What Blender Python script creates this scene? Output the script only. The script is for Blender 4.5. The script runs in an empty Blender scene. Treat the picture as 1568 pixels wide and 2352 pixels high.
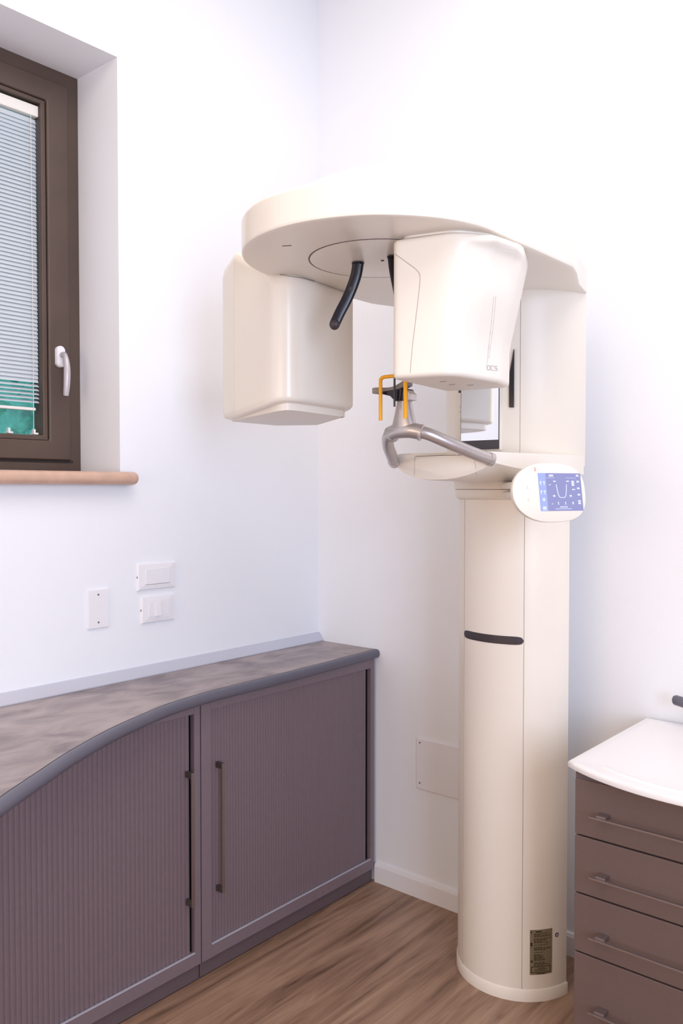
import bpy, bmesh, math, random
from math import sin, cos, pi, radians, sqrt, atan2, hypot
from mathutils import Vector, Matrix
random.seed(7)
S = bpy.context.scene
COL = S.collection

# ------------------------------------------------------------------ camera, light, exposure
CAM = Vector((2.269, -2.525, 1.5))
cam = bpy.data.cameras.new('camera'); camo = bpy.data.objects.new('camera', cam); COL.objects.link(camo)
cam.sensor_fit = 'VERTICAL'; cam.sensor_height = 36.0; cam.lens = 36.0 * 1945.0 / 2352.0
cam.clip_start = 0.02
camo.location = CAM
camo.rotation_euler = (radians(90) - math.atan(54 / 1945.0), 0, radians(40.4))
S.camera = camo
S.view_settings.view_transform = 'Standard'; S.view_settings.look = 'None'
S.view_settings.gamma = 1; S.view_settings.use_curve_mapping = False
S.view_settings.exposure = 0.0

w = bpy.data.worlds.new('sky'); S.world = w; w.use_nodes = True
bg = w.node_tree.nodes['Background']; bg.inputs[0].default_value = (0.50, 0.72, 1.0, 1); bg.inputs[1].default_value = 1.6

def area(name, loc, target, size, power, color, size_y=None, spread=180):
    l = bpy.data.lights.new(name, 'AREA'); l.energy = power; l.color = color
    l.shape = 'RECTANGLE'; l.size = size; l.size_y = size_y or size; l.spread = radians(spread)
    o = bpy.data.objects.new(name, l); COL.objects.link(o); o.location = loc
    o.rotation_euler = (Vector(target) - Vector(loc)).to_track_quat('-Z', 'Y').to_euler()
    return o
area('ceiling_light', (1.9, -1.5, 3.46), (1.9, -1.5, 0), 2.0, 42, (1.0, 0.91, 0.83))
area('rear_fill_light', (1.2, -5.5, 1.65), (0.8, 0, 1.65), 2.6, 50, (1.0, 0.76, 0.53), 1.8)  # unseen warm fill, added behind the camera to brighten the front faces
area('side_daylight', (4.25, -2.3, 1.7), (0.3, -0.6, 1.75), 2.2, 64, (0.64, 0.77, 1.0), 2.0, 120)

# ------------------------------------------------------------------ materials
def lin(c):
    return tuple(((x / 12.92) if x <= 0.04045 else ((x + 0.055) / 1.055) ** 2.4) for x in [v / 255 for v in c])
def mat(name, rgb, rough=0.5, metal=0.0, noise=0.0, nscale=8.0, bump=0.0, bscale=200.0, coat=0.0, emit=None, estr=1.0, spec=0.5):
    m = bpy.data.materials.new(name); m.use_nodes = True; nt = m.node_tree; b = nt.nodes['Principled BSDF']
    c = lin(rgb); b.inputs['Base Color'].default_value = (*c, 1); b.inputs['Roughness'].default_value = rough
    b.inputs['Metallic'].default_value = metal; b.inputs['Coat Weight'].default_value = coat
    b.inputs['Specular IOR Level'].default_value = spec
    b.inputs['Coat Roughness'].default_value = 0.08
    if emit: b.inputs['Emission Color'].default_value = (*lin(emit), 1); b.inputs['Emission Strength'].default_value = estr
    tc = nt.nodes.new('ShaderNodeTexCoord')
    if noise:
        n = nt.nodes.new('ShaderNodeTexNoise'); n.inputs['Scale'].default_value = nscale; n.inputs['Detail'].default_value = 6
        r = nt.nodes.new('ShaderNodeMapRange'); r.inputs[1].default_value = 0.3; r.inputs[2].default_value = 0.7
        r.inputs[3].default_value = 1 - noise; r.inputs[4].default_value = 1 + noise
        mx = nt.nodes.new('ShaderNodeVectorMath'); mx.operation = 'SCALE'; mx.inputs[0].default_value = c
        nt.links.new(tc.outputs['Object'], n.inputs['Vector']); nt.links.new(n.outputs['Fac'], r.inputs[0])
        nt.links.new(r.outputs[0], mx.inputs['Scale']); nt.links.new(mx.outputs[0], b.inputs['Base Color'])
    if bump:
        n = nt.nodes.new('ShaderNodeTexNoise'); n.inputs['Scale'].default_value = bscale; n.inputs['Detail'].default_value = 3
        bp = nt.nodes.new('ShaderNodeBump'); bp.inputs['Strength'].default_value = bump; bp.inputs['Distance'].default_value = 0.002
        nt.links.new(tc.outputs['Object'], n.inputs['Vector']); nt.links.new(n.outputs['Fac'], bp.inputs['Height'])
        nt.links.new(bp.outputs['Normal'], b.inputs['Normal'])
    return m
M = {}
M['wall'] = mat('wall_paint', (242, 244, 250), 0.85, bump=0.15, bscale=350)
M['ceil'] = mat('ceiling_paint', (246, 246, 247), 0.9)
M['reveal'] = M['wall']
M['frame'] = mat('window_frame_brown', (84, 68, 60), 0.42, noise=0.12, nscale=5)
M['gasket'] = mat('rubber_gasket', (38, 30, 28), 0.6)
M['marble'] = mat('pink_beige_marble', (205, 170, 150), 0.3, noise=0.10, nscale=22)
M['blind'] = mat('blind_slat', (205, 212, 218), 0.5)
M['blind_white'] = mat('blind_rail_white', (240, 236, 232), 0.4)
M['cream'] = mat('cream_gloss_plastic', (240, 233, 223), 0.30, noise=0.01, nscale=3, coat=0.15)
M['cream2'] = mat('cream_satin_plastic', (239, 232, 222), 0.38, noise=0.01, nscale=3)
M['seam'] = mat('dark_seam', (110, 96, 98), 0.7)
M['seam_soft'] = mat('soft_seam', (178, 166, 162), 0.7)
M['black'] = mat('navy_black_plastic', (20, 17, 34), 0.28)
M['blackh'] = mat('charcoal_plastic', (58, 50, 56), 0.45)
M['darkgrey'] = mat('dark_grey_plastic', (74, 70, 76), 0.5)
M['steel'] = mat('satin_aluminium', (196, 190, 190), 0.34, metal=0.7, noise=0.03, nscale=40)
M['grey_plastic'] = mat('grey_plastic', (140, 135, 134), 0.5)
M['yellow'] = mat('yellow_plastic', (250, 176, 8), 0.4)
M['mirror'] = mat('mirror_glass', (235, 238, 242), 0.03, metal=1.0)
M['tambour'] = mat('mauve_grey_tambour', (120, 103, 109), 0.55, noise=0.03, nscale=60)
M['cab'] = mat('mauve_grey_frame', (126, 110, 117), 0.5, noise=0.03, nscale=50)
M['plinth'] = mat('mauve_grey_plinth', (100, 86, 90), 0.55, noise=0.03, nscale=50)
M['inside'] = mat('cabinet_interior', (30, 26, 28), 0.8)
M['drawer'] = mat('brown_grey_drawer_front', (108, 90, 86), 0.4, noise=0.03, nscale=90)
M['edge'] = mat('slate_edge', (98, 96, 110), 0.35)
M['alu'] = mat('aluminium_strip', (205, 208, 222), 0.35, metal=0.35)
M['tray'] = mat('white_tray', (240, 238, 240), 0.3)
M['plate'] = mat('white_switch_plastic', (240, 239, 244), 0.35)
M['screw'] = mat('screw_grey', (120, 114, 116), 0.5)
M['handle_steel'] = mat('brushed_handle', (150, 138, 138), 0.35, metal=0.8)
M['handle_dark'] = mat('handle_post_dark', (92, 82, 80), 0.4, metal=0.5)
M['label'] = mat('rating_label', (132, 122, 100), 0.6, noise=0.06, nscale=60)
M['ink'] = mat('label_ink', (52, 38, 26), 0.7)
M['blue_mark'] = mat('blue_sticker', (40, 34, 66), 0.5)
M['screen'] = mat('lcd_screen', (60, 62, 90), 0.25, emit=(150, 152, 200), estr=0.9)
M['screen_bar'] = mat('lcd_side_bar', (70, 80, 120), 0.25, emit=(165, 178, 226), estr=0.95)
M['screen_line'] = mat('lcd_bright_marks', (90, 90, 120), 0.3, emit=(214, 222, 246), estr=1.0)
M['orange'] = mat('orange_mark', (235, 150, 110), 0.5)
M['faint'] = mat('faint_print', (205, 196, 194), 0.5)
M['leaf'] = mat('hedge_leaf', (112, 196, 166), 0.6, noise=0.5, nscale=9)
M['lawn'] = mat('lawn_green', (70, 120, 80), 0.9, noise=0.3, nscale=6)

def glass(name):
    m = bpy.data.materials.new(name); m.use_nodes = True; b = m.node_tree.nodes['Principled BSDF']
    b.inputs['Base Color'].default_value = (0.86, 0.95, 0.95, 1); b.inputs['Roughness'].default_value = 0.0
    b.inputs['Transmission Weight'].default_value = 1.0; b.inputs['IOR'].default_value = 1.45
    return m
M['glass'] = glass('window_glass')

def wood():
    m = bpy.data.materials.new('oak_plank_floor'); m.use_nodes = True; nt = m.node_tree; N = nt.nodes; L = nt.links
    b = N['Principled BSDF']; b.inputs['Roughness'].default_value = 0.48
    tc = N.new('ShaderNodeTexCoord')
    mp = N.new('ShaderNodeMapping'); mp.inputs['Rotation'].default_value = (0, 0, radians(90))
    L.new(tc.outputs['Object'], mp.inputs['Vector'])
    br = N.new('ShaderNodeTexBrick'); br.inputs['Scale'].default_value = 1.0
    br.inputs['Brick Width'].default_value = 2.6; br.inputs['Row Height'].default_value = 0.19
    br.inputs['Mortar Size'].default_value = 0.0009; br.inputs['Mortar Smooth'].default_value = 0.3
    br.inputs['Color1'].default_value = (0.0, 0, 0, 1); br.inputs['Color2'].default_value = (1, 1, 1, 1)
    br.inputs['Mortar'].default_value = (0.5, 0.5, 0.5, 1); br.offset = 0.37
    L.new(mp.outputs[0], br.inputs['Vector'])
    # grain: noise stretched along the plank, shifted from plank to plank
    sh = N.new('ShaderNodeVectorMath'); sh.operation = 'MULTIPLY_ADD'
    sh.inputs[1].default_value = (3.1, 5.7, 2.0); L.new(br.outputs['Color'], sh.inputs[0]); L.new(mp.outputs[0], sh.inputs[2])
    st = N.new('ShaderNodeVectorMath'); st.operation = 'MULTIPLY'; st.inputs[1].default_value = (1.15, 15.0, 1); L.new(sh.outputs[0], st.inputs[0])
    n1 = N.new('ShaderNodeTexNoise'); n1.inputs['Scale'].default_value = 1.3; n1.inputs['Detail'].default_value = 8
    n1.inputs['Roughness'].default_value = 0.62; n1.inputs['Distortion'].default_value = 0.9; L.new(st.outputs[0], n1.inputs['Vector'])
    st2 = N.new('ShaderNodeVectorMath'); st2.operation = 'MULTIPLY'; st2.inputs[1].default_value = (5, 150, 1); L.new(sh.outputs[0], st2.inputs[0])
    n2 = N.new('ShaderNodeTexNoise'); n2.inputs['Scale'].default_value = 1.0; n2.inputs['Detail'].default_value = 3; L.new(st2.outputs[0], n2.inputs['Vector'])
    st3 = N.new('ShaderNodeVectorMath'); st3.operation = 'MULTIPLY'; st3.inputs[1].default_value = (1.5, 6.0, 1); L.new(sh.outputs[0], st3.inputs[0])
    n3 = N.new('ShaderNodeTexNoise'); n3.inputs['Scale'].default_value = 1.4; n3.inputs['Detail'].default_value = 2; L.new(st3.outputs[0], n3.inputs['Vector'])
    wv = N.new('ShaderNodeMath'); wv.operation = 'MULTIPLY'; wv.inputs[1].default_value = 60; L.new(n3.outputs['Fac'], wv.inputs[0])
    sn = N.new('ShaderNodeMath'); sn.operation = 'SINE'; L.new(wv.outputs[0], sn.inputs[0])
    ramp = N.new('ShaderNodeValToRGB'); e = ramp.color_ramp.elements
    e[0].position = 0.28; e[0].color = (*lin((84, 62, 50)), 1); e[1].position = 0.72; e[1].color = (*lin((172, 140, 118)), 1)
    e2 = ramp.color_ramp.elements.new(0.47); e2.color = (*lin((138, 108, 89)), 1)
    def madd(a, k, c):
        x = N.new('ShaderNodeMath'); x.operation = 'MULTIPLY_ADD'; L.new(a, x.inputs[0]); x.inputs[1].default_value = k
        if hasattr(c, 'is_linked') or hasattr(c, 'links'): L.new(c, x.inputs[2])
        else: x.inputs[2].default_value = c
        return x.outputs[0]
    v = madd(n1.outputs['Fac'], 1.12, -0.215)
    v = madd(n3.outputs['Fac'], 0.30, v)
    v = madd(n2.outputs['Fac'], 0.16, v)
    v = madd(sn.outputs[0], 0.022, v)
    v = madd(br.outputs['Color'], 0.03, v)
    L.new(v, ramp.inputs[0])
    dk = N.new('ShaderNodeMixRGB'); dk.blend_type = 'MULTIPLY'; L.new(br.outputs['Fac'], dk.inputs[0])
    L.new(ramp.outputs[0], dk.inputs[1]); dk.inputs[2].default_value = (0.84, 0.82, 0.80, 1)
    L.new(dk.outputs[0], b.inputs['Base Color'])
    bp = N.new('ShaderNodeBump'); bp.inputs['Strength'].default_value = 0.12; bp.inputs['Distance'].default_value = 0.002
    L.new(n2.outputs['Fac'], bp.inputs['Height']); L.new(bp.outputs['Normal'], b.inputs['Normal'])
    return m
M['floor'] = wood()

def laminate():
    m = bpy.data.materials.new('mottled_grey_laminate'); m.use_nodes = True; nt = m.node_tree; N = nt.nodes; L = nt.links
    b = N['Principled BSDF']; b.inputs['Roughness'].default_value = 0.42
    tc = N.new('ShaderNodeTexCoord')
    a = N.new('ShaderNodeTexNoise'); a.inputs['Scale'].default_value = 8; a.inputs['Detail'].default_value = 7; a.inputs['Distortion'].default_value = 0.6
    mp = N.new('ShaderNodeMapping'); mp.inputs['Scale'].default_value = (1.5, 0.8, 1); mp.inputs['Rotation'].default_value = (0, 0, radians(40))
    L.new(tc.outputs['Object'], mp.inputs[0]); L.new(mp.outputs[0], a.inputs['Vector'])
    r = N.new('ShaderNodeValToRGB'); e = r.color_ramp.elements
    e[0].position = 0.32; e[0].color = (*lin((124, 112, 114)), 1); e[1].position = 0.66; e[1].color = (*lin((174, 160, 158)), 1)
    L.new(a.outputs['Fac'], r.inputs[0]); L.new(r.outputs[0], b.inputs['Base Color'])
    return m
M['laminate'] = laminate()

# ------------------------------------------------------------------ helpers
def tag(o, label=None, cat=None, group=None, kind=None):
    if label: o['label'] = label
    if cat: o['category'] = cat
    if group: o['group'] = group
    if kind: o['kind'] = kind
    return o
def empty(name, loc, label, cat, group=None):
    o = bpy.data.objects.new(name, None); COL.objects.link(o); o.location = loc; o.empty_display_size = 0.05
    return tag(o, label, cat, group)
def obj(name, bm, m, parent=None, smooth=True, bevel=0.0, seg=2, angle=35, kind=None, label=None):
    bmesh.ops.recalc_face_normals(bm, faces=bm.faces)
    me = bpy.data.meshes.new(name); bm.to_mesh(me); bm.free()
    for x in (m if isinstance(m, (list, tuple)) else [m]): me.materials.append(x)
    o = bpy.data.objects.new(name, me); COL.objects.link(o)
    if parent is not None:
        o.parent = parent
        off = Vector((0, 0, 0)); p = parent
        while p is not None: off += p.location; p = p.parent
        for v in me.vertices: v.co -= off       # world coordinates were given
    if bevel:
        md = o.modifiers.new('bevel', 'BEVEL'); md.width = bevel; md.segments = seg; md.limit_method = 'ANGLE'; md.angle_limit = radians(30)
        md.harden_normals = True
    if smooth:
        for p in me.polygons: p.use_smooth = True
        me.set_sharp_from_angle(angle=radians(angle))
    if kind: o['kind'] = kind
    if label: o['label'] = label
    return o
def NB(): return bmesh.new()
def box(bm, x0, x1, y0, y1, z0, z1, mi=0, M4=None):
    vs = [bm.verts.new(Vector(p) if M4 is None else M4 @ Vector(p)) for p in
          [(x0, y0, z0), (x1, y0, z0), (x1, y1, z0), (x0, y1, z0), (x0, y0, z1), (x1, y0, z1), (x1, y1, z1), (x0, y1, z1)]]
    for f in [(0, 3, 2, 1), (4, 5, 6, 7), (0, 1, 5, 4), (1, 2, 6, 5), (2, 3, 7, 6), (3, 0, 4, 7)]:
        bm.faces.new([vs[i] for i in f]).material_index = mi
    return bm
def loft(bm, rings, closed=True, cap0=True, cap1=True, mi=0):
    R = [[bm.verts.new(Vector(p)) for p in r] for r in rings]
    n = len(R[0])
    for a, b in zip(R, R[1:]):
        for i in range(n if closed else n - 1):
            j = (i + 1) % n
            bm.faces.new((a[i], a[j], b[j], b[i])).material_index = mi
    if closed and cap0: bm.faces.new(R[0][::-1]).material_index = mi
    if closed and cap1: bm.faces.new(R[-1]).material_index = mi
    return bm
def tube(bm, pts, r, n=16, cap=True, mi=0):
    pts = [Vector(p) for p in pts]; rs = r if isinstance(r, (list, tuple)) else [r] * len(pts)
    up = None; rings = []
    for i, p in enumerate(pts):
        t = (pts[min(i + 1, len(pts) - 1)] - pts[max(i - 1, 0)]).normalized()
        if up is None:
            up = Vector((0, 0, 1)) if abs(t.z) < 0.9 else Vector((1, 0, 0))
        s = t.cross(up).normalized(); up = s.cross(t).normalized()
        rings.append([p + rs[i] * (cos(2 * pi * k / n) * s + sin(2 * pi * k / n) * up) for k in range(n)])
    return loft(bm, rings, True, cap, cap, mi)
def smooth_path(pts, n=8):
    P = [Vector(p) for p in pts]; out = []
    for i in range(len(P) - 1):
        p0 = P[max(i - 1, 0)]; p1 = P[i]; p2 = P[i + 1]; p3 = P[min(i + 2, len(P) - 1)]
        for k in range(n):
            t = k / n
            out.append(0.5 * ((2 * p1) + (-p0 + p2) * t + (2 * p0 - 5 * p1 + 4 * p2 - p3) * t * t + (-p0 + 3 * p1 - 3 * p2 + p3) * t ** 3))
    out.append(P[-1]); return out
def round_poly(pts, rad, n=8):
    """rounded polygon (ccw) -> 2D points"""
    out = []; m = len(pts); rad = rad if isinstance(rad, (list, tuple)) else [rad] * m
    for i in range(m):
        a = Vector(pts[i - 1]); b = Vector(pts[i]); c = Vector(pts[(i + 1) % m]); r = rad[i]
        d1 = (a - b).normalized(); d2 = (c - b).normalized()
        ang = d1.angle(d2); t = min(r / math.tan(ang / 2), (a - b).length * 0.49, (c - b).length * 0.49)
        p = b + d1 * t; q = b + d2 * t
        for k in range(n + 1):
            u = k / n
            out.append((1 - u) ** 2 * p + 2 * u * (1 - u) * b + u * u * q)
    return out
def inset2(pts, d):
    """offset a closed ccw outline inwards by d"""
    n = len(pts); out = []
    for i in range(n):
        a = Vector(pts[i - 1]); b = Vector(pts[i]); c = Vector(pts[(i + 1) % n])
        t = ((b - a).normalized() + (c - b).normalized())
        t = t.normalized() if t.length > 1e-9 else (c - a).normalized()
        nr = Vector((-t.y, t.x)); out.append(b + nr * d)
    return out
def ringz(pts, z):
    return [Vector((p[0], p[1], z(p) if callable(z) else z)) for p in pts]
def prism(bm, pts, z0, z1, r=0.0, mi=0, k=3):
    rings = []
    if r:
        for i in range(k + 1):
            a = pi / 2 * i / k; rings.append(ringz(inset2(pts, r * (1 - sin(a))), z0 + r * (1 - cos(a))))
        for i in range(k + 1):
            a = pi / 2 * i / k; rings.append(ringz(inset2(pts, r * (1 - cos(a))), z1 - r * (1 - sin(a))))
    else: rings = [ringz(pts, z0), ringz(pts, z1)]
    return loft(bm, rings, mi=mi)
def disc(bm, c, nrm, r, th, n=20, mi=0):
    c = Vector(c); nrm = Vector(nrm).normalized()
    return tube(bm, [c, c + nrm * th], r, n, True, mi)
def arc(cx, cy, r, a0, a1, n=24):
    return [Vector((cx + r * cos(radians(a0 + (a1 - a0) * i / n)), cy + r * sin(radians(a0 + (a1 - a0) * i / n)))) for i in range(n + 1)]
def struct(name, bm, m, **k):
    return obj(name, bm, m, kind='structure', **k)

# ------------------------------------------------------------------ the room
ZC = 3.5; XR = 4.3; YF = -5.6
OY0, OY1, OZ0, OZ1 = -1.86, -0.938, 1.53, 2.845       # window opening in the left wall
b = NB(); box(b, -0.3, XR + 0.1, YF - 0.1, 0.1, -0.1, 0); struct('floor', b, M['floor'], smooth=False)
b = NB(); box(b, -0.3, XR + 0.1, YF - 0.1, 0.1, ZC, ZC + 0.1); struct('ceiling', b, M['ceil'], smooth=False)
b = NB()
box(b, -0.3, 0, OY1, 0, 0, ZC); box(b, -0.3, 0, YF, OY0, 0, ZC); box(b, -0.3, 0, OY0, OY1, 0, OZ0); box(b, -0.3, 0, OY0, OY1, OZ1, ZC)
bmesh.ops.remove_doubles(b, verts=b.verts, dist=1e-5)
struct('wall_left', b, M['wall'], smooth=False)
b = NB(); box(b, -0.3, XR, 0, 0.1, 0, ZC); struct('wall_back', b, M['wall'], smooth=False)
b = NB(); box(b, XR, XR + 0.1, YF, 0.1, 0, ZC); struct('wall_right', b, M['wall'], smooth=False)
b = NB(); box(b, -0.3, XR + 0.1, YF - 0.1, YF, 0, ZC); struct('wall_front', b, M['wall'], smooth=False)
b = NB()
prof = [(0, 0), (-0.013, 0), (-0.013, 0.062), (-0.009, 0.072), (0, 0.074)]
loft(b, [[Vector((x, y, z)) for y, z in prof] for x in (0.296, XR)])
struct('baseboard_back', b, M['plate'], angle=20)

# window 1: brown frame, one sash beside another, glass, in the deep reveal
XW = -0.22
def rect_frame(bm, x0, x1, ya, yb, za, zb, wd, wt=None, wb=None):
    wt = wt or wd; wb = wb or wd
    o_ = [(ya, za), (yb, za), (yb, zb), (ya, zb)]; i_ = [(ya + wd, za + wb), (yb - wd, za + wb), (yb - wd, zb - wt), (ya + wd, zb - wt)]
    R_ = [[bm.verts.new((x, y, z)) for x, (y, z) in ((x0, o_[k]), (x1, o_[k]), (x1, i_[k]), (x0, i_[k]))] for k in range(4)]
    for k in range(4):
        p_, q_ = R_[k], R_[(k + 1) % 4]
        for j in range(4): bm.faces.new((p_[j], p_[(j + 1) % 4], q_[(j + 1) % 4], q_[j]))
win = bpy.data.objects.new('window_1', None); COL.objects.link(win); win.location = (XW, (OY0 + OY1) / 2, OZ0); win['kind'] = 'structure'
b = NB(); rect_frame(b, XW - 0.075, XW, OY0, OY1, 1.552, OZ1, 0.05, 0.05, 0.032); obj('window_frame', b, M['frame'], win, bevel=0.002, smooth=False)
def sash(ya, yb):
    b = NB(); rect_frame(b, XW - 0.06, XW + 0.012, ya, yb, 1.592, 2.80, 0.078, 0.068, 0.062)
    s = obj('sash', b, M['frame'], win, bevel=0.006, seg=3)
    b = NB(); rect_frame(b, XW - 0.055, XW + 0.004, ya + 0.078, yb - 0.078, 1.654, 2.732, 0.017, 0.014, 0.016)
    obj('glazing_bead', b, M['frame'], s, bevel=0.003)
    b = NB(); rect_frame(b, XW - 0.02, XW + 0.0055, ya + 0.076, yb - 0.076, 1.652, 2.734, 0.0022, 0.0022, 0.0022); obj('gasket', b, M['gasket'], s, smooth=False)
    b = NB(); box(b, XW - 0.046, XW - 0.040, ya + 0.09, yb - 0.09, 1.666, 2.722); obj('pane', b, M['glass'], s, smooth=False)
    return s
ym = (OY0 + OY1) / 2
s1 = sash(OY0 + 0.042, OY1 - 0.042)
b = NB(); box(b, XW - 0.001, XW + 0.0015, OY0 + 0.03, OY1 - 0.03, 1.584, 1.592); obj('gasket', b, M['gasket'], win, smooth=False)
# handle on the right sash
hy, hz = -1.022, 1.925
b = NB()
pl = [Vector((hy + 0.0155 * cos(a), hz + (0.019 if sin(a) > 0 else -0.019) + 0.0155 * sin(a))) for a in [2 * pi * i / 28 for i in range(28)]]
x0 = XW + 0.012
loft(b, [[Vector((x0, p.x, p.y)) for p in pl], [Vector((x0 + 0.011, p.x, p.y)) for p in pl],
         [Vector((x0 + 0.014, hy + (p.x - hy) * 0.88, hz + (p.y - hz) * 0.92)) for p in pl]])
wh = obj('window_handle', b, M['plate'], win)
b = NB(); lever = smooth_path([(x0 + 0.012, hy, hz + 0.004), (x0 + 0.030, hy - 0.001, hz + 0.006), (x0 + 0.044, hy - 0.003, hz - 0.008), (x0 + 0.052, hy - 0.004, hz - 0.045), (x0 + 0.050, hy - 0.004, hz - 0.09), (x0 + 0.044, hy - 0.004, hz - 0.128)], 6)
nl = len(lever); tube(b, lever, [0.0078 + 0.0030 * sin(pi * min(1, max(0, (i / nl - 0.35) / 0.65))) for i in range(nl)], 14)
obj('lever', b, mat('lever_grey', (196, 190, 196), 0.35, metal=0.25), wh)
b = NB(); disc(b, (x0 + 0.012, hy + 0.001, hz - 0.022), (1, 0, 0), 0.0105, 0.006); obj('lock_button', b, M['plate'], wh)

# marble sill
b = NB()
pts = round_poly([(XW + 0.0, -0.939), (XW, OY0 - 0.0), (0.002, OY0), (0.002, OY0 - 0.04), (0.052, OY0 - 0.04), (0.052, -0.897), (0.002, -0.897), (0.002, -0.939)],
                 [0.001, 0.001, 0.001, 0.001, 0.018, 0.02, 0.001, 0.001], 6)
prism(b, pts, 1.512, 1.552, 0.0185, k=6)
tag(obj('window_sill', b, M['marble']), 'pink-beige marble window sill with rounded nose under the brown window', 'window sill')

# venetian blind on the right sash
ya, yb = OY0 + 0.142, -1.078
bl = empty('venetian_blind', (XW, (ya + yb) / 2, 1.75), 'pale grey venetian blind with narrow slats in front of the window pane', 'blind')
b = NB(); box(b, XW - 0.036, XW - 0.008, ya - 0.004, yb + 0.003, 2.678, 2.712); hr = obj('headrail', b, M['blind_white'], bl, bevel=0.002)
b = NB(); z = 2.665; i = 0
while z > 1.772:
    tilt = radians(68) if z > 1.842 else radians(34)
    c = Vector((XW - 0.021, 0, z)); hw = 0.0080
    prof = []
    for u in (-1, -0.5, 0, 0.5, 1):
        s = u * hw; hgt = 0.0012 * (1 - u * u)
        prof.append((c.x + s * cos(tilt) - hgt * sin(tilt), c.z - s * sin(tilt) + hgt * cos(tilt) ))
    prof2 = [(x + 0.0002, zz - 0.0004) for x, zz in prof[::-1]]
    loft(b, [[Vector((x, y, zz)) for x, zz in prof + prof2] for y in (ya, yb)])
    z -= 0.0128 if z > 1.842 else 0.0128
    if 1.83 < z < 1.842: z -= 0.004
    i += 1
obj('slats', b, M['blind'], bl)
b = NB(); box(b, XW - 0.030, XW - 0.013, ya, yb - 0.012, 1.748, 1.758); obj('bottom_rail', b, M['blind_white'], bl, bevel=0.003)
b = NB()
for y in (yb - 0.022, yb - 0.30, ya + 0.022):
    tube(b, [(XW - 0.011, y, 1.675), (XW - 0.011, y, 2.68)], 0.0008, 6)
obj('cord', b, M['blind_white'], bl)
for y in (yb - 0.014, yb - 0.10):
    b = NB(); box(b, XW - 0.032, XW - 0.008, y - 0.009, y + 0.007, 1.672, 1.678); box(b, XW - 0.030, XW - 0.018, y - 0.004, y + 0.003, 1.676, 1.690)
    obj('cord_clip', b, M['blind_white'], bl, bevel=0.001)

# outside: a hedge and lawn behind the glass
b = NB(); box(b, -9, -0.31, -9, 4, -0.1, 0.0); tag(obj('lawn', b, M['lawn'], smooth=False), 'green lawn outside below the window', 'lawn', kind='stuff')
b = NB(); rr = random.Random(3)
box(b, -3.6, -2.75, -6, 2.5, 0.0, 3.6)
for _ in range(9000):
    y = rr.uniform(-6, 2.5); z = rr.uniform(0.09, 3.7); x = -2.72 + rr.gauss(0, 0.06) + 0.12 * sin(y * 5 + z * 3) * sin(z * 4)
    c = Vector((x, y, z)); a = Vector((rr.gauss(0, 1), rr.gauss(0, 1), rr.gauss(0, 1))).normalized(); d = a.orthogonal().normalized(); s = rr.uniform(0.03, 0.07)
    vs = [b.verts.new(c + a * s), b.verts.new(c + d * s * 0.45), b.verts.new(c - a * s), b.verts.new(c - d * s * 0.45)]; b.faces.new(vs)
tag(obj('hedge', b, M['leaf'], smooth=False), 'green leafy hedge outside the window, seen below the blind', 'hedge')

# ------------------------------------------------------------------ wall plates
def wall_plate_left(name, y0, y1, z0, z1, label, cat, n_mod):
    t = empty(name, (0, (y0 + y1) / 2, z0), label, cat)
    b = NB(); yc, zc = (y0 + y1) / 2, (z0 + z1) / 2; hw, hh = (y1 - y0) / 2, (z1 - z0) / 2
    def rc(x, dw, dh): return [Vector((x, yc + sx * (hw - dw), zc + sz * (hh - dh))) for sx, sz in ((-1, -1), (1, -1), (1, 1), (-1, 1))]
    loft(b, [rc(0.0, 0, 0), rc(0.005, 0, 0), rc(0.0085, 0.003, 0.003), rc(0.0105, 0.026, 0.016)])
    obj('cover_plate', b, M['plate'], t, smooth=False)
    if n_mod == 1:
        b = NB(); box(b, 0.0085, 0.0125, yc - hw + 0.028, yc + hw - 0.026, zc - hh + 0.018, zc + hh - 0.018); obj('blank_insert', b, M['plate'], t, bevel=0.001)
        b = NB(); box(b, 0.010, 0.0108, yc - hw + 0.0265, yc + hw - 0.0245, zc - hh + 0.0165, zc - hh + 0.018); obj('seam', b, M['seam_soft'], t, smooth=False)
    else:
        b = NB(); box(b, 0.0085, 0.0118, yc - hw + 0.026, yc - hw + 0.045, zc - 0.023, zc + 0.023); obj('blank_insert', b, M['plate'], t, bevel=0.001)
        R = Matrix.Translation((0.0115, yc - 0.006, zc)) @ Matrix.Rotation(radians(-6), 4, 'Y')
        b = NB(); box(b, -0.004, 0.004, -0.0115, 0.0115, -0.023, 0.023, M4=R); obj('rocker', b, M['plate'], t, bevel=0.001)
        b = NB(); box(b, 0.0085, 0.0108, yc + 0.008, yc + hw - 0.024, zc - 0.022, zc + 0.022); obj('blank_insert', b, M['plate'], t, bevel=0.001)
    b = NB(); box(b, 0.002, 0.006, y0 - 0.0006, y0 + 0.001, zc - 0.003, zc + 0.003); obj('release_slot', b, M['screw'], t, smooth=False)
wall_plate_left('blank_socket_plate', -0.879, -0.727, 1.170, 1.256, 'wide white blank socket cover, upper of the pair right of the small screwed plate', 'cover plate', 1)
wall_plate_left('light_switch', -0.865, -0.732, 1.061, 1.148, 'white wall switch with one raised rocker, just below the wide blank socket cover', 'light switch', 2)
t = empty('blank_cover_plate', (0, -1.025, 1.068), 'small upright white blanking plate with two screws on the left wall', 'cover plate')
b = NB(); box(b, 0, 0.006, -1.062, -0.986, 1.068, 1.188); obj('plate', b, M['plate'], t, bevel=0.002)
for z in (1.172, 1.086):
    b = NB(); disc(b, (0.0055, -1.025, z), (1, 0, 0), 0.0032, 0.0012); obj('screw', b, M['screw'], t)
t = empty('access_panel', (0.61, 0, 0.402), 'flat square white access panel low on the back wall, partly behind the column', 'access panel')
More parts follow.
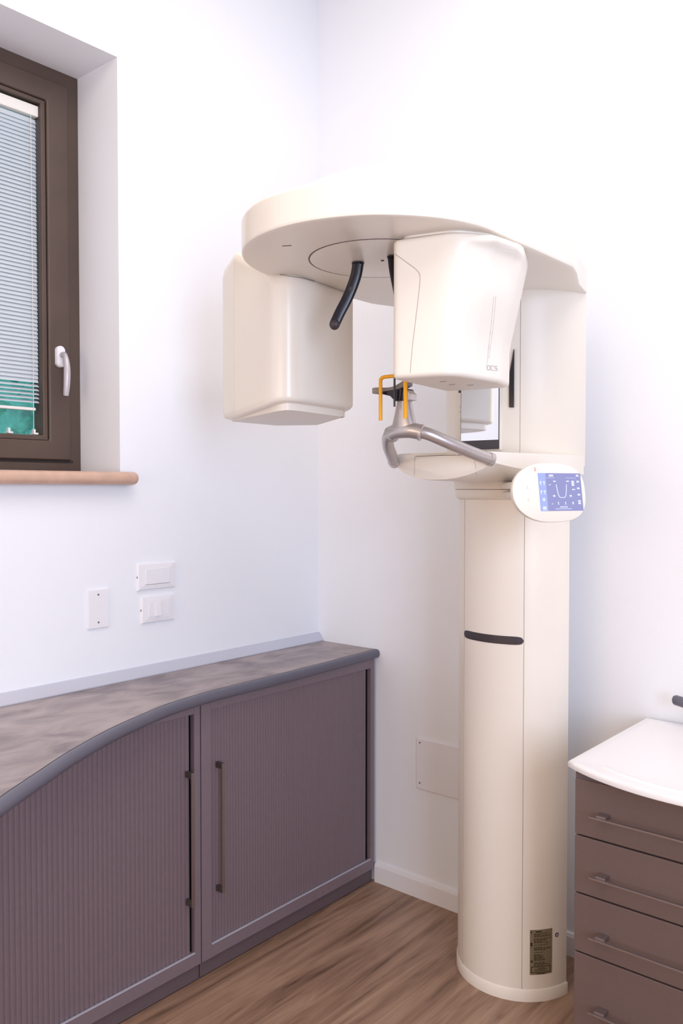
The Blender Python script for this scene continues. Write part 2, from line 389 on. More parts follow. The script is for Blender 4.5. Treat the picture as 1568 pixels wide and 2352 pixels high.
b = NB(); box(b, 0.484, 0.744, -0.006, 0, 0.403, 0.588); obj('plate', b, M['plate'], t, bevel=0.002)
for x, z in ((0.50, 0.573), (0.50, 0.425), (0.728, 0.573), (0.728, 0.425)):
    b = NB(); disc(b, (x, -0.0055, z), (0, -1, 0), 0.0032, 0.0012); obj('screw', b, M['screw'], t)

# ------------------------------------------------------------------ worktop, strip, cabinets
front = [(0.302, -0.001), (0.318, -0.28), (0.330, -0.56), (0.333, -0.763), (0.341, -0.897), (0.362, -1.03), (0.400, -1.148), (0.440, -1.255), (0.488, -1.357), (0.548, -1.468), (0.612, -1.57), (0.668, -1.659), (0.714, -1.73), (0.76, -1.83), (0.78, -1.95), (0.785, -2.1)]
fp = [Vector(p) for p in front]
sm = smooth_path([(p.x, p.y, 0) for p in fp], 4); FE = [Vector((p.x, p.y)) for p in sm]
t = empty('worktop', (0.2, -0.9, 0.856), 'long grey mottled worktop with curved slate-coloured front edge on the cabinets', 'worktop')
poly = [Vector((0.003, -0.001))] + [Vector((0.003, -2.1))] + FE[::-1]
e = 0.012
b = NB()
def off_edge(d):
    out = []
    for i, p in enumerate(FE):
        q = FE[min(i + 1, len(FE) - 1)] - FE[max(i - 1, 0)]; n = Vector((-q.y, q.x)).normalized()
        if n.x < 0: n = -n
        out.append(p + n * d)
    return out
inn = off_edge(-e)
top = [Vector((0.003, -0.001))] + [Vector((0.003, -2.1))] + inn[::-1]
loft(b, [ringz(top, 0.858), ringz(top, 0.890)])
obj('laminate_top', b, M['laminate'], t, smooth=False)
b = NB(); rings = []
prof = [(-e, 0.8575), (-0.004, 0.8575), (0.003, 0.860), (0.0075, 0.866), (0.009, 0.874), (0.0075, 0.882), (0.003, 0.888), (-0.004, 0.8903), (-e, 0.8903)]
lines = [[(q.x, q.y, z) for q in off_edge(d)] for d, z in prof]
loft(b, [[Vector(lines[k][i]) for k in range(len(prof))] for i in range(len(FE))])
obj('edge_trim', b, M['edge'], t)
b = NB(); l1 = off_edge(-e - 0.0012); l2 = off_edge(-e + 0.0008)
loft(b, [[Vector((l1[i].x, l1[i].y, 0.8885)), Vector((l2[i].x, l2[i].y, 0.8885)), Vector((l2[i].x, l2[i].y, 0.8906)), Vector((l1[i].x, l1[i].y, 0.8906))] for i in range(len(FE))])
obj('edge_seam', b, M['gasket'], t, smooth=False)
b = NB(); prof = [(0.0, 0.8905), (0.026, 0.8905), (0.026, 0.894), (0.006, 0.922), (0.0, 0.924)]
loft(b, [[Vector((x, y, z)) for x, z in prof] for y in (-2.1, -0.002)])
tag(obj('upstand_strip', b, M['alu'], angle=25), 'thin silvery wall strip along the back of the grey worktop', 'trim strip')

XF = 0.295
def tambour(bm, y0, y1, z0, z1, pitch, x, depth=0.0022):
    n = int(round((y1 - y0) / pitch)); p = (y1 - y0) / n; pr = []
    for i in range(n):
        a = y0 + i * p
        pr += [(x - depth, a), (x - depth, a + p * 0.10), (x - 0.0006, a + p * 0.17), (x, a + p * 0.32), (x, a + p * 0.80), (x - 0.0006, a + p * 0.92)]
    pr.append((x - depth, y1))
    loft(bm, [[Vector((px, py, z)) for px, py in pr] for z in (z0, z1)], closed=False)
    box(bm, x - 0.010, x - depth - 0.0003, y0, y1, z0, z1)
def bar_handle_v(parent, y, zc, L, x):
    b = NB()
    box(b, x + 0.026, x + 0.031, y - 0.0055, y + 0.0055, zc - L / 2, zc + L / 2)
    h = obj('handle', b, M['handle_steel'], parent, bevel=0.0008)
    for s in (-1, 1):
        z = zc + s * (L / 2 - 0.009)
        b = NB(); box(b, x - 0.001, x + 0.0262, y - 0.0055, y + 0.0055, z - 0.009, z + 0.009); obj('handle_post', b, M['handle_dark'], h, bevel=0.0008, label='darker square handle post')
def cabinet(name, y0, y1, zt, post_l, post_r, slot, handle_y, pitch, label, slot_side):
    t = empty(name, (0.15, (y0 + y1) / 2, 0), label, 'cabinet')
    g = 0.0012
    b = NB()      # carcass: sides, back, base, top
    box(b, 0.02, XF - 0.02, y0 + g, y0 + 0.018, 0.05, zt); box(b, 0.02, XF - 0.02, y1 - 0.018, y1 - g, 0.05, zt)
    box(b, 0.008, 0.02, y0 + g, y1 - g, 0.05, zt); box(b, 0.02, XF - 0.02, y0 + 0.018, y1 - 0.018, 0.05, 0.066); box(b, 0.02, XF - 0.02, y0 + 0.018, y1 - 0.018, zt - 0.016, zt)
    obj('carcass', b, M['inside'], t, smooth=False)
    b = NB()
    box(b, XF - 0.02, XF, y0 + g, y0 + post_l, 0.052, zt); box(b, XF - 0.02, XF, y1 - post_r, y1 - g, 0.052, zt)
    box(b, XF - 0.02, XF, y0 + post_l, y1 - post_r, zt - 0.034, zt); box(b, XF - 0.02, XF, y0 + post_l, y1 - post_r, 0.052, 0.092)
    obj('face_frame', b, M['cab'], t, bevel=0.0015)
    b = NB(); box(b, XF - 0.007, XF + 0.001, y0 + post_l, y1 - post_r, 0.0918, 0.0945); obj('bottom_ledge', b, M['alu'], t, bevel=0.0008, label='thin rail ledge with its highlight set in the colour')  # ledge of the bottom rail; its highlight comes from the paler material
    a0, a1 = y0 + post_l + 0.001, y1 - post_r - 0.001
    if slot_side: a1 -= slot
    b = NB(); tambour(b, a0, a1, 0.0935, zt - 0.0345, pitch, XF - 0.008, 0.0012 if pitch < 0.014 else 0.0022)
    d = obj('tambour_door', b, M['tambour'], t, angle=25)
    bar_handle_v(d, handle_y, 0.452, 0.405, XF - 0.008)
    b = NB(); box(b, 0.02, XF - 0.012, y0 + g, y1 - g, 0.0, 0.0515); obj('plinth', b, M['plinth'], t, smooth=False)
    b = NB(); box(b, XF - 0.0125, XF - 0.0118, y0 + g, y1 - g, 0.0, 0.002); obj('plinth_seal', b, M['gasket'], t, smooth=False)
    return t
cabinet('tambour_cabinet', -0.862, -0.012, 0.856, 0.040, 0.022, 0.020, -0.792, 0.0122, 'mauve-grey tambour cabinet in the corner with straight front, farther of the two', True)
cabinet('tambour_cabinet', -1.99, -0.864, 0.856, 0.030, 0.024, 0.012, -0.912, 0.0152, 'mauve-grey tambour cabinet under the bulging worktop, nearer of the two', True)

# ------------------------------------------------------------------ white-topped drawer unit
X0, X1, YB, YFr = 1.362, 1.905, -0.03, -0.566
t = empty('drawer_unit', ((X0 + X1) / 2, -0.3, 0), 'brown-grey dental drawer unit with white bow-front tray top against the back wall', 'drawer unit')
b = NB(); box(b, X0 - 0.004, X1 + 0.004, YFr + 0.022, YB, 0.09, 0.796); obj('carcass', b, mat('unit_carcass', (196, 186, 188), 0.5), t, bevel=0.002)
b = NB(); box(b, X0, X1, YFr + 0.004, YFr + 0.021, 0.775, 0.797); obj('top_rail', b, M['plinth'], t)
zs = [(0.645, 0.783), (0.500, 0.641), (0.352, 0.496), (0.095, 0.348)]
hzs = [0.708, 0.560, 0.412, 0.229]
hprof = None
for (za, zb), hz_ in zip(zs, hzs):
    b = NB(); box(b, X0, X1, YFr, YFr + 0.019, za, zb); d = obj('drawer', b, M['drawer'], t, bevel=0.0018)
    b = NB(); box(b, X0 + 0.052, X1 - 0.052, YFr - 0.037, YFr - 0.026, hz_ - 0.0022, hz_ + 0.0022); h = obj('handle', b, M['handle_steel'], d, bevel=0.0006)
    for x in (X0 + 0.078, X1 - 0.078):
        b = NB(); box(b, x - 0.012, x + 0.012, YFr - 0.028, YFr + 0.001, hz_ - 0.0055, hz_ + 0.0055); obj('handle_post', b, M['handle_steel'], h, bevel=0.0008)
b = NB(); box(b, X0 + 0.02, X1 - 0.02, YFr + 0.06, YB - 0.02, 0.0, 0.0905); obj('plinth', b, M['plinth'], t)
def tray_outline(d):
    pts = [(1.333 + d, -0.022 - d), (1.333 + d, -0.548 + d * 1.0)]
    n = 24
    for i in range(1, n):
        u = i / n; x = (1.333 + d) + (1.934 - 1.333 - 2 * d) * u; pts.append((x, -0.548 - 0.088 * (1 - (2 * u - 1) ** 2) ** 0.9 + d))
    pts += [(1.934 - d, -0.548 + d), (1.934 - d, -0.022 - d)]
    return [Vector(p) for p in pts]
b = NB()
loft(b, [ringz(tray_outline(0.008), 0.797), ringz(tray_outline(0.001), 0.801), ringz(tray_outline(0.0), 0.811), ringz(tray_outline(0.003), 0.8155), ringz(tray_outline(0.016), 0.8165),
         ringz(tray_outline(0.026), 0.8145)])
obj('tray_top', b, M['tray'], t, angle=50)
b = NB(); pr = tray_outline(0.045)[2:-2]; pr = [p for p in pr if 1.40 < p.x < 1.87]
loft(b, [[Vector((p.x, p.y + 0.006, 0.8142)), Vector((p.x, p.y + 0.003, 0.819)), Vector((p.x, p.y - 0.003, 0.8195)), Vector((p.x, p.y - 0.008, 0.8142))] for p in pr])
obj('tray_lip', b, M['tray'], t, angle=60)

# dark rounded rail on the back wall, cut by the picture's right edge
b = NB(); p0 = Vector((1.432, -0.060, 0.892)); p1 = Vector((1.75, -0.100, 0.852))
ln = [p0 + (p1 - p0) * (k / 10) for k in range(11)]
tube(b, [p0 + Vector((-0.009, 0, 0)), p0 + Vector((-0.006, 0, 0)), p0] + ln[1:] + [p1 + Vector((0.006, 0, 0))], [0.004, 0.011, 0.0145] + [0.015] * 10 + [0.007], 18)
g_ = empty('grab_rail', (1.69, 0, 0.896), 'dark slate rounded rail on the back wall above the drawer unit', 'rail')
obj('bar', b, M['edge'], g_)
for x in (1.53, 1.70):
    b = NB(); zz_ = 0.892 - 0.040 * (x - 1.432) / 0.318; tube(b, [(x, 0, zz_), (x, -0.060 - 0.040 * (x - 1.432) / 0.318, zz_)], 0.007, 12); obj('bracket', b, M['edge'], g_)

# ------------------------------------------------------------------ the panoramic x-ray machine
AX, AY = 0.99, -0.172
CX, CY = 0.99, -0.889
T = empty('panoramic_xray_machine', (AX, AY, 0), 'tall cream dental panoramic x-ray machine on a rounded column against the back wall', 'x-ray machine')
def dshape(r, cut=-0.205, n=48):
    a = math.degrees(math.asin((cut - AY) / r)) if abs((cut - AY) / r) < 1 else -10
    return arc(AX, AY, r, 180 - a, 360 + a, n)
def rounded_d(r, cut=-0.205): return dshape(r, cut)
# column
b = NB(); loft(b, [ringz(dshape(0.1845), 0.034), ringz(dshape(0.1845), 2.0)]); col = obj('column', b, M['cream2'], T, angle=40)
b = NB(); d0 = dshape(0.188, -0.203); loft(b, [ringz(d0, 0.0), ringz(d0, 0.032), ringz(inset2(d0, 0.003), 0.036)]); obj('base_plinth', b, M['cream2'], T, angle=40)
b = NB()
for ang in (-57.0, -123.0):
    a = radians(ang); c = Vector((AX + 0.1846 * cos(a), AY + 0.1846 * sin(a)))
    tube(b, [(c.x, c.y, 0.036), (c.x, c.y, 1.47)], 0.0009, 6)
obj('panel_seam', b, M['seam_soft'], col)
b = NB(); n = 40; rings = []      # dark grip slot across the front panel
for i in range(n + 1):
    u = 2 * i / n - 1; a = radians(-90 + 33 * u); hh = 0.0125 * max(0.0, 1 - abs(u) ** 16) ** 0.5 + 0.0005
    zc = 1.0585 - 0.003 * (1 - u * u) ; c = Vector((cos(a), sin(a)))
    zt = 1.071; zb = 1.047 if True else 0
    mid = (zt + zb) / 2; hs = (zt - zb) / 2 * max(0.05, (1 - abs(u) ** 14) ** 0.5)
    rings.append([Vector((AX + r * c.x, AY + r * c.y, mid + s * hs)) for r, s in ((0.183, -1), (0.1858, -1), (0.1862, 0), (0.1858, 1), (0.183, 1))])
loft(b, rings); obj('grip_slot', b, M['blackh'], col, angle=60)
# rating label and round mark on the right of the column
def on_col(ang, z, r=0.1847): a = radians(ang); return Vector((AX + r * cos(a), AY + r * sin(a), z))
def col_patch(bm, a0, a1, z0, z1, r, mi=0, n=8):
    loft(bm, [[on_col(a0 + (a1 - a0) * i / n, z0, r - 0.0006), on_col(a0 + (a1 - a0) * i / n, z0, r), on_col(a0 + (a1 - a0) * i / n, z1, r), on_col(a0 + (a1 - a0) * i / n, z1, r - 0.0006)] for i in range(n + 1)], mi=mi)
LA, LB, LZ0, LZ1 = -50.0, -28.5, 0.079, 0.212
b = NB(); col_patch(b, LA, LB, LZ0, LZ1, 0.1852); lab = obj('rating_label', b, M['label'], col, smooth=False)
b = NB(); rr = random.Random(5)
def lp(u0, u1, v0, v1): col_patch(b, LA + (LB - LA) * u0, LA + (LB - LA) * u1, LZ1 - (LZ1 - LZ0) * v1, LZ1 - (LZ1 - LZ0) * v0, 0.1856, n=3)
lp(0.24, 0.5, 0.03, 0.055); lp(0.03, 0.08, 0.03, 0.07); lp(0.02, 0.1, 0.28, 0.36); lp(0.03, 0.12, 0.68, 0.72)
v = 0.085
while v < 0.80:
    u = 0.17
    end = rr.uniform(0.45, 0.92)
    while u < end:
        w_ = rr.uniform(0.05, 0.15); lp(u, min(u + w_, 0.95), v, v + 0.009); u += w_ + 0.03
    v += 0.021 + (0.03 if rr.random() < 0.18 else 0)
lp(0.05, 0.92, 0.815, 0.828); lp(0.05, 0.92, 0.945, 0.960); lp(0.05, 0.08, 0.815, 0.96); lp(0.89, 0.92, 0.815, 0.96)
lp(0.35, 0.65, 0.85, 0.862); lp(0.2, 0.75, 0.88, 0.889); lp(0.2, 0.7, 0.91, 0.919); lp(0.3, 0.68, 0.972, 0.985)
obj('label_print', b, M['ink'], lab, smooth=False)
a = radians(-23.2); c = on_col(-23.2, 0.188, 0.1842); nrm = Vector((cos(a), sin(a), 0))
b = NB(); disc(b, c, nrm, 0.0062, 0.0012, 24); disc(b, c, nrm, 0.0035, 0.0016, 20, 1)
obj('round_sticker', b, [M['blue_mark'], M['faint']], col)

# carriage shell that rides on the column
b = NB(); d1 = dshape(0.226, -0.198)
loft(b, [ringz(inset2(d1, 0.004), 1.560), ringz(d1, 1.566), ringz(d1, 2.09)]); car = obj('carriage', b, M['cream2'], T, angle=40)
b = NB(); loft(b, [ringz(inset2(dshape(0.198), 0.010 + 0.0), 1.467), ringz(inset2(dshape(0.198), 0.002), 1.474), ringz(dshape(0.198), 1.486), ringz(dshape(0.198), 1.4965)])
obj('lower_collar', b, M['cream2'], T, angle=50)
b = NB(); loft(b, [ringz(dshape(0.2005), 1.498), ringz(dshape(0.2005), 1.575)]); obj('upper_collar', b, M['cream2'], T)
b = NB(); d2 = dshape(0.1965); loft(b, [ringz(d2, 1.4962), ringz(d2, 1.4984)]); obj('collar_seam', b, M['seam'], T)
# mirror on the carriage front
b = NB(); box(b, AX - 0.066, AX + 0.062, -0.4055, -0.385, 1.61, 1.788); mh = obj('mirror_housing', b, M['cream2'], car, bevel=0.001)
b = NB(); box(b, AX - 0.0658, AX + 0.0618, -0.4072, -0.4050, 1.612, 1.787); obj('mirror_bezel', b, M['darkgrey'], mh, smooth=False)
b = NB(); box(b, AX - 0.0640, AX + 0.0600, -0.4080, -0.4070, 1.6385, 1.7865); obj('mirror', b, M['mirror'], mh, smooth=False)
b = NB(); n = 16; rings = []
for i in range(n + 1):
    u = 2 * i / n - 1; x = AX - 0.002 + 0.066 * u; q = 0.013 * (1 - u ** 4)
    rings.append([Vector((x, -0.386, 1.786)), Vector((x, -0.400 - q, 1.785)), Vector((x, -0.402 - q, 1.789)), Vector((x, -0.398 - q * 0.6, 1.797)), Vector((x, -0.386, 1.802))])
loft(b, rings); obj('mirror_hood', b, M['cream'], car, angle=60)
b = NB(); a = radians(-111.5); R_ = Matrix.Translation((AX + 0.226 * cos(a), AY + 0.226 * sin(a), 1.789)) @ Matrix.Rotation(a, 4, 'Z')
box(b, -0.004, 0.003, -0.0065, 0.0065, -0.0062, 0.0062, M4=R_); obj('light_port', b, M['black'], car, bevel=0.0015)
b = NB()
for z in (1.727, 1.742):
    a = radians(-111.5); R_ = Matrix.Translation((AX + 0.226 * cos(a), AY + 0.226 * sin(a), z)) @ Matrix.Rotation(a, 4, 'Z')
    box(b, -0.001, 0.0005, -0.005, 0.005, -0.0008, 0.0008, M4=R_)
obj('port_mark', b, M['seam_soft'], car, smooth=False)
# black tapering fin at the right corner of the carriage
a = radians(-67.2); rad_ = Vector((cos(a), sin(a), 0)); tan_ = Vector((-sin(a), cos(a), 0))
b = NB(); rings = []
for z, wl in ((1.729, 0.0105), (1.7305, 0.0135), (1.80, 0.0138), (1.828, 0.0128), (1.86, 0.007), (1.887, 0.0022), (1.893, 0.0008)):
    base = Vector((AX, AY, z)) + rad_ * 0.2235 + tan_ * 0.0060
    rings.append([base, base + rad_ * 0.010, base + rad_ * 0.009 - tan_ * wl, base - tan_ * wl])
loft(b, rings); obj('side_fin', b, M['black'], car, bevel=0.0012)
b = NB(); a = radians(-61.5); c = Vector((AX + 0.2262 * cos(a), AY + 0.2262 * sin(a))); tube(b, [(c.x, c.y, 1.60), (c.x, c.y, 2.04)], 0.0008, 6); obj('panel_seam', b, M['seam_soft'], car)

# upper fixed head
RH = 0.327
hous = arc(CX, CY, RH, 180, 360, 72) + [Vector((CX + RH, -0.70)), Vector((CX + RH, -0.50)), Vector((CX + 0.305, -0.43)), Vector((CX + 0.26, -0.32)), Vector((CX + 0.230, -0.205)),
       Vector((CX - 0.230, -0.205)), Vector((CX - 0.26, -0.32)), Vector((CX - 0.305, -0.43)), Vector((CX - RH, -0.50)), Vector((CX - RH, -0.70))]
b = NB(); rings = [ringz(inset2(hous, d), z) for d, z in ((0.012, 2.0585), (0.005, 2.0590), (0.0015, 2.0605), (0.0, 2.0640), (0.0, 2.0665), (0.0, 2.128), (0.0, 2.1305), (0.0025, 2.1365), (0.010, 2.1410), (0.03, 2.1425))]
loft(b, rings); hs_ = obj('upper_housing', b, M['cream'], T, angle=40)
b = NB(); rings = []
for r, z in ((0.283, 2.138), (0.280, 2.16), (0.272, 2.19), (0.255, 2.215), (0.22, 2.233), (0.16, 2.243), (0.08, 2.247)):
    rings.append(ringz(arc(CX, -0.80, r, 180, 360, 48) + [Vector((CX + r * 0.9, -0.5)), Vector((CX + r * 0.7, -0.25)), Vector((CX - r * 0.7, -0.25)), Vector((CX - r * 0.9, -0.5))], z))
loft(b, rings); obj('top_cover', b, M['cream'], hs_, angle=50)
# rotation hub under the housing
b = NB(); ring = arc(CX, CY + 0.01, 0.172, 0, 352.5, 47)
loft(b, [ringz(inset2(ring, 0.001), 2.0592), ringz(inset2(ring, 0.001), 2.0578), ringz(inset2(ring, 0.004), 2.0572), ringz(inset2(ring, 0.07), 2.0562)][::-1]); hub = obj('rotation_hub', b, M['cream'], T, angle=40)
b = NB(); loft(b, [ringz(arc(CX, CY + 0.01, 0.1735, 0, 354, 59), 2.0576), ringz(arc(CX, CY + 0.01, 0.1735, 0, 354, 59), 2.0592)]); obj('hub_seam', b, M['seam'], hub, smooth=False)
b = NB(); disc(b, (CX + 0.005, CY + 0.015, 2.0570), (0, 0, -1), 0.0042, 0.002); obj('laser_port', b, M['darkgrey'], hub)
b = NB(); R_ = Matrix.Translation((0.90, -1.11, 2.0588)) @ Matrix.Rotation(radians(30), 4, 'Z'); box(b, -0.011, 0.011, -0.0025, 0.0025, -0.0008, 0.0005, M4=R_); obj('vent_slot', b, M['seam'], hs_, smooth=False)

# ---- sensor head (left)
A, B_, D_, G_, F_, E_ = (0.752, -0.965), (0.717, -0.647), (0.525, -0.560), (0.385, -0.640), (0.402, -0.868), (0.505, -0.915)
pl = round_poly([A, B_, D_, G_, F_, E_], [0.075, 0.02, 0.04, 0.05, 0.03, 0.05], 10)
def zb(p):   # underside is a little higher on the patient side
    return 1.700 + 0.026 * min(1, max(0, (p[0] - 0.56) / 0.15))
def zt(p):
    return 2.062 + 0.10 * min(1, max(0, (0.69 - p[0]) / 0.10)) - 0.030 * min(1, max(0, (0.46 - p[0]) / 0.06))
rings = []
for d, dz in ((0.016, 0.0), (0.007, 0.002), (0.002, 0.007), (0.0, 0.015), (0.0, 0.020)):
    q = inset2(pl, d); rings.append([Vector((v.x, v.y, zb(v) + dz)) for v in q])
for k in range(1, 6): rings.append([Vector((v.x, v.y, 1.74 + 0.30 * k / 6)) for v in pl])
for d, dz in ((0.0, -0.034), (0.0, -0.03), (0.004, -0.014), (0.012, -0.004), (0.024, 0.0)):
    q = inset2(pl, d); rings.append([Vector((v.x, v.y, zt(v) + dz)) for v in q])
b = NB(); loft(b, rings); sh_ = obj('sensor_head', b, M['cream'], T, angle=50)
b = NB(); q = inset2(pl, 0.024); q2 = inset2(pl, 0.032)
loft(b, [[Vector((v.x, v.y, 1.694 + 0.4 * (zb(v) - 1.70))) for v in q2], [Vector((v.x, v.y, 1.696 + 0.4 * (zb(v) - 1.70))) for v in q], [Vector((v.x, v.y, zb(v) + 0.002)) for v in q]])
obj('underside_plate', b, M['cream2'], sh_, angle=50)

# ---- tube head (right)
P = [(1.122, -1.010), (1.270, -0.972), (1.322, -0.895), (1.332, -0.79), (1.275, -0.66), (1.080, -0.690)]
def tplan(k):      # narrower towards the bottom on the right side
    q = []
    for x, y in P:
        s = max(0, (x - 1.22)) * 0.50 * k
        q.append((x - s * (1.0 if y > -0.93 else 0.25) , y - 0.03 * k * (1 if y > -0.75 else 0)))
    return round_poly(q, [0.022, 0.09, 0.05, 0.08, 0.03, 0.02], 8)
rings = []
tz0, tz1 = 1.744, 2.052
def sstep(a_, b_, x):
    t_ = min(1.0, max(0.0, (x - a_) / (b_ - a_))); return t_ * t_ * (3 - 2 * t_)
def scoop(p, z):     # finger recess under the top rim on the outer right side
    s_ = (p.y + 0.965) / 0.205 if p.x > 1.24 else 0.0
    if s_ <= 0: return p
    za = 2.026 + 0.012 * sin(pi * min(1, s_)) - 0.012 * s_
    k_ = 0.017 * sstep(0.0, 0.4, s_) * (1 - sstep(0.62, 0.98, s_)) * (1 - sstep(za - 0.006, za + 0.006, z)) * sstep(za - 0.11, za - 0.012, z)
    d_ = Vector((1.19, -0.80)) - p; return p + d_.normalized() * k_
for d, dz in ((0.012, 0.0), (0.005, 0.001), (0.001, 0.005), (0.0, 0.010), (0.0, 0.013)):
    rings.append(ringz(inset2(tplan(1.0), d), tz0 + dz))
zz = [1.78, 1.82, 1.85, 1.875, 1.90, 1.92, 1.935, 1.95, 1.96, 1.97, 1.98, 1.99, 1.997, 2.004, 2.010, 2.015, 2.020, 2.025, 2.030, 2.035]
for z in zz:
    k = 1 - max(0.0, (z - 1.83) / 0.20); k = max(0.0, k)
    q = [scoop(p, z) for p in tplan(k)]; rings.append(ringz(q, z))
for d, dz in ((0.0, -0.013), (0.0, -0.010), (0.001, -0.005), (0.005, -0.001), (0.012, 0.0)):
    rings.append(ringz(inset2(tplan(0.0), d), tz1 + dz))
b = NB(); loft(b, rings); th = obj('tube_head', b, M['cream2'], T, angle=50)
b = NB(); nk = round_poly([(1.135, -0.995), (1.262, -0.960), (1.30, -0.89), (1.31, -0.79), (1.26, -0.68), (1.10, -0.71)], [0.03, 0.08, 0.05, 0.07, 0.03, 0.03], 8)
loft(b, [ringz(nk, 2.048), ringz(inset2(nk, -0.002), 2.0585)]); obj('neck', b, M['cream2'], th, angle=50)
b = NB(); n2 = inset2(nk, 0.0005); loft(b, [ringz(inset2(nk, -0.004), 2.0518), ringz(inset2(nk, -0.004), 2.0534)]); obj('neck_seam', b, M['seam_soft'], th, smooth=False)

# details laid onto curved surfaces by projecting a path along a direction
from mathutils.bvhtree import BVHTree
def bvh_of(o):
    me = o.data; off = Vector((0, 0, 0)); p = o.parent
    while p is not None: off += p.location; p = p.parent
    return BVHTree.FromPolygons([v.co + off for v in me.vertices], [list(p.vertices) for p in me.polygons])
FW = Vector((-sin(radians(40.4)), cos(radians(40.4)), 0)); RT = Vector((cos(radians(40.4)), sin(radians(40.4)), 0))
def surf(bvh, sx, z, lift=0.0004):
    """point on the camera-side surface at sideways offset sx (m per m of depth) and height slope z"""
    d = (FW + RT * sx + Vector((0, 0, z))).normalized()
    h = bvh.ray_cast(CAM, d)
    return (h[0] + h[1] * lift, h[1]) if h[0] is not None else (None, None)
def px(x, y):
    a = (x - 784) / 1945.0; return a, (1122.0 - y) / 1945.0
def seam_path(name, o, pts, r, m, parent, n=8):
    bv = bvh_of(o); out = []
    for q in smooth_path([(x, y, 0) for x, y in pts], n):
        p, nn = surf(bv, *px(q.x, q.y), lift=0.0)
        if p is not None: out.append(p)
    if len(out) > 2:
        b = NB(); tube(b, out, r, 6); return obj(name, b, m, parent)
seam_path('side_panel_seam', th, [(906, 588), (930, 605), (955, 624), (963, 640), (960, 680), (953, 740), (946, 800), (941, 858)], 0.0008, M['seam_soft'], th)
seam_path('trim_line', th, [(1131, 684), (1124, 760), (1115, 848)], 0.0005, M['seam_soft'], th, 6)
seam_path('trim_line', th, [(1136, 684), (1129, 760), (1120, 826)], 0.0005, M['seam_soft'], th, 6)
seam_path('top_seam', sh_, [(628, 634), (645, 635), (665, 638), (700, 644), (745, 656), (780, 666), (811, 676)], 0.0009, M['seam'], sh_)
# embossed lettering OCS
bv = bvh_of(th)
glyph = {'O': [[(0, 0), (0.0, 1), (0.85, 1), (0.85, 0), (0, 0)]], 'C': [[(0.85, 1), (0.1, 1), (0, 0.5), (0.1, 0), (0.85, 0)]], 'S': [[(0.85, 1), (0.05, 1), (0.05, 0.52), (0.8, 0.5), (0.85, 0), (0, 0)]]}
b = NB()
for k, ch in enumerate('OCS'):
    for ln_ in glyph[ch]:
        pp = []
        for i in range(len(ln_) - 1):
            for s in range(3):
                u = ln_[i][0] + (ln_[i + 1][0] - ln_[i][0]) * s / 3; v = ln_[i][1] + (ln_[i + 1][1] - ln_[i][1]) * s / 3; pp.append((u, v))
        pp.append(ln_[-1]); P3 = []
        for u, v in pp:
            p, nn = surf(bv, *px(1117 + k * 8.2 + u * 7.6, 850.5 - v * 9.5 + k * 0.7), lift=0.0003)
            if p is not None: P3.append(p)
        if len(P3) > 2: tube(b, P3, 0.0007, 5)
obj('lettering', b, M['seam_soft'], th)
# vents under the tube head
for x, y in ((1.19, -0.90), (1.175, -0.84), (1.20, -0.80)):
    b = NB(); box(b, x - 0.008, x + 0.008, y - 0.002, y + 0.002, tz0 - 0.0012, tz0 + 0.001); obj('underside_slot', b, M['seam_soft'], th, smooth=False)

# ---- temple supports hanging from the hub
def temple(s):
    bx, by = CX + s * 0.050, CY - 0.012 + (0.012 if s > 0 else 0)
    path = smooth_path([(bx, by, 2.052), (bx + s * 0.006, by - 0.002, 2.02), (bx + s * 0.022, by - 0.010, 1.975), (bx + s * 0.039, by - 0.022, 1.935), (bx + s * 0.049, by - 0.031, 1.906)], 6)
    b = NB(); rings = []; n = len(path)
    for i, p in enumerate(path):
        u = i / (n - 1); t_ = (path[min(i + 1, n - 1)] - path[max(i - 1, 0)]).normalized()
        wv = (RT - t_ * RT.dot(t_)).normalized(); dv = t_.cross(wv).normalized()
        w_ = 0.0142 - 0.001 * u; d_ = 0.0085
        rings.append([p + wv * w_ * (abs(cos(a)) ** 0.6 * (1 if cos(a) > 0 else -1)) + dv * d_ * (abs(sin(a)) ** 0.6 * (1 if sin(a) > 0 else -1)) for a in [2 * pi * k / 20 for k in range(20)]])
    loft(b, rings); o = obj('temple_support', b, M['black'], T, angle=60)
    b = NB(); e_ = path[-1]; bmesh.ops.create_uvsphere(b, u_segments=16, v_segments=10, radius=0.0142, matrix=Matrix.Translation(e_) @ Matrix.Diagonal((1, 0.85, 1, 1))); obj('rounded_tip', b, M['blackh'], o)
    b = NB(); disc(b, path[0] + Vector((0, 0, -0.0005)), (0, 0, 1), 0.0155, 0.003); obj('socket_ring', b, M['black'], o)
    m_ = path[n // 2 - 2]; b = NB(); disc(b, m_ - FW * 0.006, -FW, 0.0055, 0.003, 16); obj('adjusting_screw', b, M['blackh'], o)
temple(-1); temple(1)

# ---- patient platform in front of the carriage
NS = 25
def section(y0, wdt, zs_, zc, bulge, ztop=1.597):
    pts = []
    for i in range(NS):
        s = -1 + 2 * i / (NS - 1); pts.append(Vector((AX + wdt * s, y0 - bulge * (1 - s * s), zc + (zs_ - zc) * abs(s) ** 2.4)))
    for i in range(NS):
        s = 1 - 2 * i / (NS - 1); pts.append(Vector((AX + wdt * s, y0 - bulge * (1 - s * s), ztop - 0.002 * abs(s) ** 8)))
    return pts
b = NB()
loft(b, [section(-0.606, 0.154, 1.570, 1.527, 0.030, 1.594), section(-0.602, 0.159, 1.567, 1.5235, 0.032, 1.597), section(-0.590, 0.161, 1.565, 1.522, 0.028), section(-0.52, 0.166, 1.557, 1.520, 0.01),
         section(-0.44, 0.185, 1.548, 1.518, 0), section(-0.36, 0.212, 1.542, 1.518, 0), section(-0.28, 0.226, 1.540, 1.518, 0), section(-0.21, 0.226, 1.540, 1.518, 0)])
